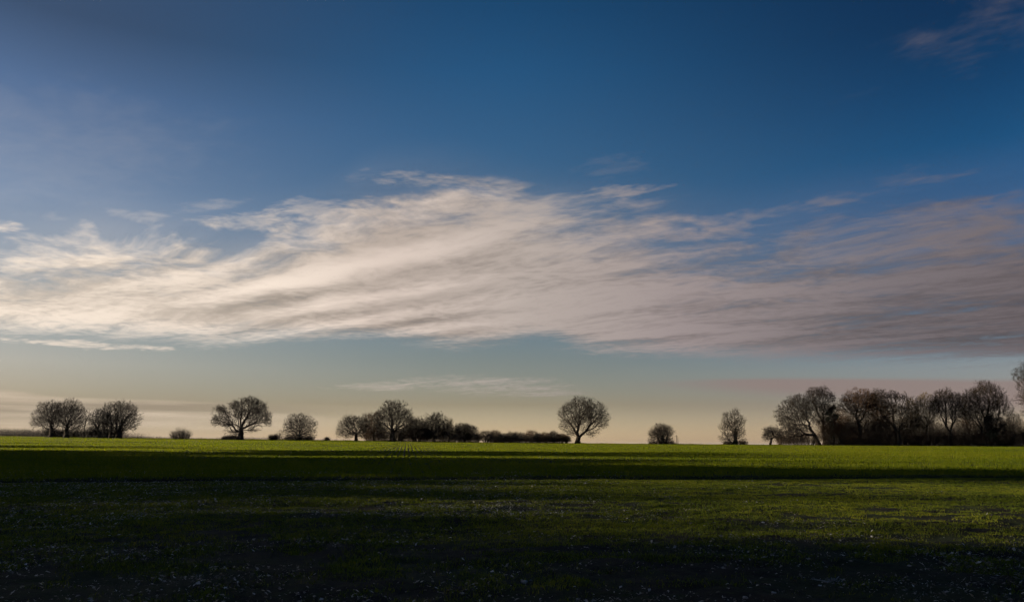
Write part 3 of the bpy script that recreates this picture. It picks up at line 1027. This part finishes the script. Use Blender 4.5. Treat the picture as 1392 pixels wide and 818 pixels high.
tree('oak_tree', 'tree with a dark wide fork and fan of twigs right of the straw-coloured pollard', 'tree', 1294, 254,
     [(1289, 540, 12, 10), (1304, 544, 10, 10), (1280, 552, 9, 11), (1300, 560, 12, 9)],
     [[(1294, 607), (1293.5, 586), (1287, 574), (1281, 560)], [(1293.5, 587), (1301, 572), (1305, 555)], [(1290, 579), (1290, 562), (1290, 545)]], .5, 1500, 29, by=606.4, group=G1, grow=1.18, per=6)
tree('ash_tree', 'tallest spiky-topped dark tree near the right end of the wood', 'tree', 1346, 254,
     [(1349, 530, 12, 11), (1330, 540, 10, 10), (1363, 544, 9, 10), (1345, 553, 16, 11), (1325, 560, 10, 10), (1371, 558, 5, 7), (1350, 576, 16, 11)],
     [[(1346, 607), (1347, 585), (1348, 560), (1349, 538)], [(1343, 607), (1338, 580), (1330, 555), (1326, 540)], [(1350, 607), (1356, 580), (1364, 555)], [(1347, 575), (1338, 555), (1335, 540)], [(1340, 590), (1328, 572), (1318, 560)]],
     .45, 2300, 30, by=606.8, group=G1, grow=1.18, per=6, tw_len=1.1, ivy=[(1348, 575, 7, 14), (1350, 592, 10, 10)])
tree('ash_tree', 'small pale tree filling the gap before the right edge of the view', 'tree', 1377, 258,
     [(1381, 572, 9, 11), (1370, 581, 8, 10)], [[(1377, 607), (1378, 588), (1381, 572)], [(1377, 592), (1371, 578)]], .22, 700, 31, by=607, group=G1, grow=1.18, per=3)
tree('oak_tree', 'tree cut by the right edge of the view with only branch tips showing', 'tree', 1426, 205,
     [(1408, 512, 20, 15), (1425, 505, 22, 20), (1404, 545, 16, 10), (1406, 562, 14, 8), (1430, 540, 26, 24)],
     [[(1426, 610), (1425, 580), (1420, 550), (1412, 520)], [(1425, 575), (1412, 560), (1400, 556)], [(1424, 570), (1410, 548), (1398, 541)], [(1425, 580), (1436, 550), (1440, 525)]], .5, 1900, 32, by=609, group=G1, per=4)

tree('ash_tree', 'spindly tree deep in the wood, showing between the broad rust-brown and sweeping-limbed crowns', 'tree', 1198, 272,
     [(1196, 550, 16, 14), (1204, 570, 14, 14)], [[(1198, 607), (1198, 575), (1196, 550)]], .35, 1000, 133, by=606, group=G1, twig_mat=m_twig_red)
tree('ash_tree', 'slim tree behind the gap between the sweeping-limbed tree and the pollard', 'tree', 1243, 270,
     [(1243, 556, 11, 14), (1245, 575, 13, 14)], [[(1243, 607), (1243, 580), (1244, 558)]], .3, 900, 134, by=606, group=G1, twig_mat=m_twig_gold)
tree('ash_tree', 'slim tree filling the gap left of the tallest spiky-topped one', 'tree', 1318, 270,
     [(1317, 550, 11, 13), (1316, 572, 14, 15)], [[(1318, 607), (1318, 580), (1317, 555)]], .3, 900, 135, by=606.5, group=G1)
tree('ash_tree', 'dim tree standing behind the notch right of the great leaning one', 'tree', 1145, 271,
     [(1146, 570, 13, 14), (1140, 585, 14, 12)], [[(1145, 607), (1145, 585), (1146, 570)]], .3, 900, 136, by=605.5, group=G1, twig_mat=m_twig_red)

# ------------------------------------------------------------------ bushes and hedges
GB = 'bushes and hedge trees along the brow'
shrub('hedge', 'dark low hedge under the leftmost trees on the brow', 'hedge', 112, 262, 130, 15, 900, 41, by=595, tw_len=.7, domed=False, depth=.12)
shrub('bush', 'round twiggy bush by itself between the domed tree and the large solitary oak', 'bush', 245, 258, 25, 14, 200, 42, group=GB, tw_len=.6)
shrub('bush', 'low scrub round the foot of the large solitary oak', 'bush', 314, 257, 28, 6, 260, 43, group=GB, tw_len=.5)
shrub('bush', 'small dark bush left of the sapling by the small domed oak', 'bush', 371, 256, 11, 9, 200, 44, group=GB, tw_len=.5)
shrub('bush', 'knee-high scrub under the small domed oak', 'bush', 406, 260, 46, 7, 380, 45, group=GB, tw_len=.5)
shrub('bush', 'tiny lone bush on the bare stretch left of the central copse', 'bush', 444, 258, 6, 5, 90, 46, group=GB, tw_len=.4)
shrub('hedge', 'brown undergrowth in the left half of the central copse', 'hedge', 522, 264, 62, 20, 500, 47, m_twig_red, tw_len=.9, depth=.25)
shrub('bush', 'dark dense thicket in the middle of the central copse', 'bush', 562, 262, 44, 20, 420, 48, group=GB, tw_len=.9, depth=.3)
shrub('bush', 'dark thicket under the topknot tree', 'bush', 600, 262, 48, 19, 420, 49, group=GB, tw_len=.9, depth=.3)
shrub('bush', 'thicket under the low broad tree at the end of the copse', 'bush', 637, 260, 34, 13, 300, 50, group=GB, tw_len=.8, depth=.4)
hr = [(660, 20, 16.5, 0, 'brown'), (673, 16, 14.5, 1, 'dark'), (685, 16, 14.5, 0, 'grey'), (695, 14, 15.5, 0, 'dark'), (706, 18, 18.5, 0, 'tallest'), (722, 17, 15.5, 1, 'wide'),
      (733, 12, 15, 0, 'slim'), (742, 13, 16.5, 1, 'upright'), (753, 12, 15, 0, 'dark'), (763, 12, 14, 1, 'thin'), (770, 9, 10, 1, 'last')]
hl = ['brown bush touching the right end of the central copse', 'dark bush second from the copse in the low hedgerow', 'third bush of the low hedgerow counted from the copse',
      'narrow bush just left of the tallest one in the low hedgerow', 'tallest flat-topped bush of the low hedgerow', 'wide bush right of the tallest one in the low hedgerow',
      'slim bush in the right half of the low hedgerow', 'upright domed bush in the right half of the low hedgerow', 'fourth bush left of the lone tree in the low hedgerow',
      'thin pale bush next to last of the low hedgerow', 'last and lowest bush of the hedgerow before the lone tree']
for i, ((px, wd, h, rd, _), lab) in enumerate(zip(hr, hl)):
    Yb = 255 + (i * 5 % 7)
    q = RNG(500 + i)
    hh_ = h * q.uniform(.80, 1.16)
    tree('bush', lab, 'bush', px, Yb,
         [(px + q.uniform(-1, 1), 602 - hh_ * .68, wd * .50, hh_ * .32), (px - wd * .32, 602 - hh_ * .42, wd * .36, hh_ * .34), (px + wd * .34, 602 - hh_ * .40, wd * .34, hh_ * .32), (px, 602 - hh_ * .25, wd * .45, hh_ * .22)],
         [[(px, 602), (px + q.uniform(-1, 1), 602 - hh_ * .5)], [(px, 602), (px - wd * .3, 602 - hh_ * .4)], [(px, 602), (px + wd * .3, 602 - hh_ * .4)]],
         .14, 640, 600 + i, twig_mat=m_twig_red if rd else None, by=602, group=GB, per=4, tw_len=.6)
shrub('hedge', 'low dark hedge bottom joining the bushes between the copse and the lone tree', 'hedge', 712, 262, 122, 8.5, 800, 59, tw_len=.5, domed=False, depth=.12)
shrub('bush', 'low scrub round the foot of the small isolated oak', 'bush', 900, 260, 40, 5, 260, 80, group=GB, tw_len=.5)
shrub('bush', 'low scrub at the foot of the narrow tall ragged tree', 'bush', 1000, 260, 36, 6, 260, 81, group=GB, tw_len=.5)
shrub('hedge', 'brown hedge at the left foot of the right-hand wood', 'hedge', 1085, 262, 66, 15, 420, 82, m_twig_red, tw_len=.8, depth=.25, domed=False)
shrub('bush', 'russet thicket under the ivy-choked tree', 'bush', 1142, 258, 46, 44, 700, 83, m_twig_red, GB, tw_len=1.0, depth=.4)
shrub('bush', 'large rust-brown thicket below the broad rust-brown tree', 'bush', 1176, 261, 60, 58, 1000, 84, m_twig_red, GB, tw_len=1.1, depth=.35)
shrub('bush', 'dark thicket beneath the sweeping limb', 'bush', 1207, 261, 46, 46, 650, 85, m_twig_red, GB, tw_len=1.0, depth=.4)
shrub('bush', 'straw-tinged thicket under the pollard', 'bush', 1250, 261, 52, 44, 650, 86, m_twig_gold, GB, tw_len=1.0, depth=.4)
shrub('bush', 'brown thicket under the wide-forked tree', 'bush', 1300, 261, 58, 38, 650, 87, m_twig_red, GB, tw_len=1.0, depth=.4)
shrub('bush', 'dense dark thicket under the spiky-topped tree', 'bush', 1350, 262, 60, 42, 750, 88, m_twig_red, GB, tw_len=1.0, depth=.4)
shrub('bush', 'thicket at the right edge of the view', 'bush', 1402, 260, 50, 42, 600, 89, m_twig_red, GB, tw_len=1.0, depth=.4)
shrub('hedge', 'long dark brown hedge along the front of the right-hand wood', 'hedge', 1270, 254, 290, 19, 1700, 90, m_twig_red, tw_len=.9, domed=False, depth=.06)

# ------------------------------------------------------------------ far woodland beyond the brow
def far_wood(rng, x0, x1, Y0_, Y1_, h0, h1, n):
    t = rng.random(n)
    x = x0 + (x1 - x0) * t
    y = Y0_ + (Y1_ - Y0_) * rng.random(n)
    h = (h0 + (h1 - h0) * t) * (.72 + .38 * fbm(x / 14, y / 200, 5, 3) + .10 * rng.random(n))
    b = np.stack([x, y, ground(x, y, False) - .3], -1)
    return b, h


rng = RNG(77)
parts = [far_wood(rng, -470, -395, 680, 760, 19.5, 18.5, 1700), far_wood(rng, -400, -340, 700, 760, 17.5, 15, 700), far_wood(rng, -365, -190, 700, 780, 12.6, 11.4, 2400), far_wood(rng, -200, -120, 720, 780, 10.6, 9.6, 700)]
b = np.concatenate([p[0] for p in parts]); h = np.concatenate([p[1] for p in parts])
n = len(h)
m = b + np.stack([rng.normal(0, .5, n), rng.normal(0, .5, n), h * .55], -1)
e = m + np.stack([rng.normal(0, .9, n), rng.normal(0, .9, n), h * .42], -1)
V1, F1 = frustums(np.concatenate([b, m]), np.concatenate([m, e]), np.concatenate([np.full(n, .16), np.full(n, .10)]), np.concatenate([np.full(n, .10), np.full(n, .03)]), 3)
q = np.concatenate([m + (e - m) * t for t in (0, .35, .65, 1.0)] + [b + (m - b) * t for t in (.4, .7)])
a = twigs(rng, q, np.tile((e - m) / h[:, None], (6, 1)), 1.9, 3, .045, .8, 1)
V2, F2 = ribbons(*a)
ob = link('far_woodland', join('far_woodland', m_twig, V1, F1, V2, F2))
tag(ob, 'hazy low line of distant woodland beyond the left of the field', 'woodland', kind='stuff')

# ------------------------------------------------------------------ the wood outside the view on the sun side; its shade falls over the near field
def shade_wood():
    rng = RNG(55)
    Vs, Fs, o = [], [], 0
    TV, TF, to = [], [], 0
    rows = []
    for y in np.arange(-60, 27, 4.6): rows.append((-88 + rng.uniform(-7, 2), y, rng.uniform(18, 20.5), 5.0, 1.0))
    for y in np.arange(-58, 27, 5.2): rows.append((-100 + rng.uniform(-4, 4), y, rng.uniform(17, 20.0), 5.0, 1.0))
    for y in np.arange(26.5, 49, 2.4): rows.append((-90 + rng.uniform(-3, 3), y, rng.uniform(11.6, 13.6), 3.6, 1.9))
    for y in np.arange(27, 49, 3.0): rows.append((-99 + rng.uniform(-3, 3), y, rng.uniform(12.4, 14.6), 3.8, .7))
    for y in np.arange(51, 62, 4.0): rows.append((-93 + rng.uniform(-2, 2), y, rng.uniform(19, 21.5), 4.4, 1.3))
    for y in np.arange(52, 62, 4.6): rows.append((-104 + rng.uniform(-3, 3), y, rng.uniform(19, 22), 4.4, 1.3))
    for y in np.arange(64, 76, 3.8): rows.append((-95 + rng.uniform(-2, 2), y, rng.uniform(14.5, 17), 4.0, 1.3))
    for y in np.arange(65, 76, 4.0): rows.append((-105 + rng.uniform(-3, 3), y, rng.uniform(14.5, 17.5), 4.0, .8))
    for y in np.arange(78, 94, 3.0): rows.append((-98 + rng.uniform(-2, 2), y, rng.uniform(10.5, 12.5), 3.4, 2.0))
    for y in np.arange(88, 112, 5.0): rows.append((-104 + rng.uniform(-2, 2), y, rng.uniform(16, 18.5), 3.6, .9, 10.5))
    for y in np.arange(112, 129, 4.0): rows.append((-114 + rng.uniform(-2, 2), y, rng.uniform(7.5, 10.5), 2.6, 1.8))
    rows += [(-128, 154, 9, 2.2, 2.0), (-134, 158, 8, 2.0, 1.8), (-142, 184, 9, 2.5, 1.8)]
    for x, y, h, r, dn, *zb in rows:
        zb = zb[0] if zb else 2.5
        z = float(ground(x, y, False))
        lob = []
        k = 7
        for i in range(k):
            t = i / (k - 1)
            rr = r * (1.0 - .45 * abs(t - .45) * 1.6)
            lob.append((rng.normal(0, r * .22), rng.normal(0, r * .22), zb + (h - zb - rr * .8) * t, rr * .8, rr * .8, max(1.4, (h - zb + 2.5) * .13)))
        v, f = leaf_cloud(rng, lob, int(5200 * dn * (r / 4.6) ** 2 * h / 18), .30)
        Vs.append(v + np.array([x, y, z])); Fs.append(f + o); o += len(v)
        # thin open spray round the dense heart
        v, f = leaf_cloud(rng, [(rng.normal(0, 1), rng.normal(0, 1), zb + (h - zb) * .65, r * 1.5, r * 1.5, (h - zb) * .60)], int(1000 * (r / 4.6) ** 2 * h / 18), .26)
        Vs.append(v + np.array([x, y, z])); Fs.append(f + o); o += len(v)
        v, f = frustums(np.array([[x, y, z - .4]]), np.array([[x, y, z + h * .8]]), np.array([.35]), np.array([.08]), 8)
        TV.append(v); TF.append(f + to); to += len(v)
    me = mesh_np('woodland', np.concatenate(Vs + TV), np.concatenate(Fs + [f + o for f in TF]), m_ivy)
    ob = link('woodland', me)
    tag(ob, 'dark evergreen wood left of the field, throwing its long shade across it', 'woodland', kind='stuff')


shade_wood()

# ------------------------------------------------------------------ poles and stones
import bmesh
m_wood, gm = nodemat('weathered_wood')
geo = gm.new('ShaderNodeNewGeometry')
c = gm.ramp(gm.noise(geo.outputs['Position'], 9.0, 4, .6), [(.3, (.05, .04, .03)), (.7, (.12, .10, .08))])
done(gm, principled(gm, c, .9, .2).outputs[0])


def pole(px, Yd, h, r, lean, label, arm=False, wires=None):
    x, y, z = place(px, Yd)
    root = bpy.data.objects.new('utility_pole' if arm else 'post', None)
    COL.objects.link(root)
    root.location = (x, y, z)
    tag(root, label, 'pole')
    V, F = frustums(np.array([[0, 0, -.5], [lean * h * .5, 0, h * .5]]), np.array([[lean * h * .5, 0, h * .5], [lean * h, 0, h]]), np.array([r, r * .88]), np.array([r * .88, r * .72]), 10)
    link('shaft', mesh_np('shaft', V, F, m_wood, True), root)
    cap = bmesh.new()
    bmesh.ops.create_cone(cap, cap_ends=True, segments=10, radius1=r * .78, radius2=r * .3, depth=.06)
    bmesh.ops.translate(cap, verts=cap.verts, vec=(lean * h, 0, h + .02))
    me = bpy.data.meshes.new('cap'); cap.to_mesh(me); cap.free(); me.materials.append(m_wood)
    link('cap', me, root)
    if arm:
        V, F = frustums(np.array([[lean * h - .5, 0, h - .35]]), np.array([[lean * h + .5, 0, h - .35]]), np.array([.05]), np.array([.05]), 4)
        link('crossarm', mesh_np('crossarm', V, F, m_wood), root)
    return root


pole(920.2, 262, 2.9, .13, -.012, 'taller weathered pole of the two right of the small isolated oak', True)
pole(921.7, 262.5, 2.2, .11, .02, 'shorter leaning post just right of the taller pole beside the small isolated oak')
pole(457.4, 256, 2.5, .06, 0.0, 'thin post standing alone by the left end of the central copse')

m_stone, gm = nodemat('flint')
geo = gm.new('ShaderNodeNewGeometry')
c = gm.ramp(gm.noise(geo.outputs['Position'], 30.0, 4, .6), [(.35, (.10, .10, .11)), (.65, (.30, .31, .33))])
done(gm, principled(gm, c, .45, .5).outputs[0])


def on_ground(px, py):
    d = ray(px, py)
    lo, hi = 4.0, 60.0
    for _ in range(40):
        mid = (lo + hi) / 2
        x, z = d[0] / d[1] * mid, CAMH + d[2] / d[1] * mid
        if z > ground(x, mid): lo = mid
        else: hi = mid
    return d[0] / d[1] * lo, lo


def stone(px, py, s, label, seed):
    x, y = on_ground(px, py)
    bm = bmesh.new()
    bmesh.ops.create_icosphere(bm, subdivisions=3, radius=1)
    rng = RNG(seed)
    for v in bm.verts:
        k = 1 + .35 * (float(vnoise(v.co.x * 1.3 + seed, v.co.y * 1.3 + v.co.z, seed)) - .5) * 2
        v.co = Vector((v.co.x * s * 1.3 * k, v.co.y * s * k, v.co.z * s * .62 * k))
    me = bpy.data.meshes.new('stone'); bm.to_mesh(me); bm.free(); me.materials.append(m_stone)
    ob = link('stone', me)
    ob.location = (x, y, float(ground(x, y)) + s * .35)
    tag(ob, label, 'stone', 'pale flints lying on the near ground')


stone(713, 792, .034, 'pale rounded flint near the bottom centre of the view', 3)
stone(722, 789, .014, 'tiny flint right behind the pale rounded one near the bottom centre', 4)
stone(628, 807, .022, 'flattish flint at the bottom edge left of the pale rounded one', 5)
stone(1052, 806, .020, 'pale flint at the bottom edge left of the broken bluish stalk', 6)
stone(1013, 813, .024, 'flint cut by the bottom edge at the right', 7)

# broken pale stalk with shrivelled leaves
x, y = on_ground(1128, 798)
z = float(ground(x, y)) + .03
rng = RNG(9)
pts = [np.array([-.19, .02, .06]), np.array([-.08, .01, .045]), np.array([.0, 0, .03]), np.array([.09, .02, .055]), np.array([.13, .05, .08])]
V, F = frustums(np.array(pts[:-1]), np.array(pts[1:]), np.full(4, .006), np.full(4, .005), 6)
root = bpy.data.objects.new('broken_stalk', None)
COL.objects.link(root)
root.location = (x, y, z)
tag(root, 'broken pale bluish stalk with shrivelled leaves lying near the bottom right', 'stalk')
link('stem', mesh_np('stem', V, F, m_stone, True), root)
n = 60
c0 = np.stack([rng.normal(.03, .05, n), rng.normal(0, .03, n), .02 + .05 * rng.random(n)], -1)
a = rng.normal(size=(n, 3)); a[:, 2] *= .35; a /= np.linalg.norm(a, axis=1, keepdims=True)
bb = np.cross(a, np.array([[0, 0, 1.0]])) + rng.normal(0, .2, (n, 3))
s = (.009 + .012 * rng.random(n))[:, None]
v = np.stack([c0 - a * s, c0 - bb * s * .5 + [0, 0, .004], c0 + a * s, c0 + bb * s * .5 + [0, 0, .004]], 1).reshape(-1, 3)
link('leaves', mesh_np('leaves', v, np.arange(4 * n).reshape(-1, 4), m_stone), root)

# ------------------------------------------------------------------ thin evening haze over the land
m_haze, gm = nodemat('haze')
v = gm.new('ShaderNodeVolumePrincipled')
v.inputs['Color'].default_value = (.80, .80, .82, 1)
v.inputs['Density'].default_value = 0.00002
v.inputs['Anisotropy'].default_value = 0.4
o = gm.new('ShaderNodeOutputMaterial')
gm.put(o.inputs['Volume'], v.outputs[0])
me = bpy.data.meshes.new('haze')
bm = bmesh.new()
bmesh.ops.create_cube(bm, size=1)
for q in bm.verts:
    q.co = Vector((q.co.x * 60000, q.co.y * 60000 + 6000, (32.0 if q.co.z > 0 else -34.0)))
bm.to_mesh(me); bm.free()
me.materials.append(m_haze)
tag(link('haze', me), 'thin pale haze lying over the fields', 'haze', kind='stuff')
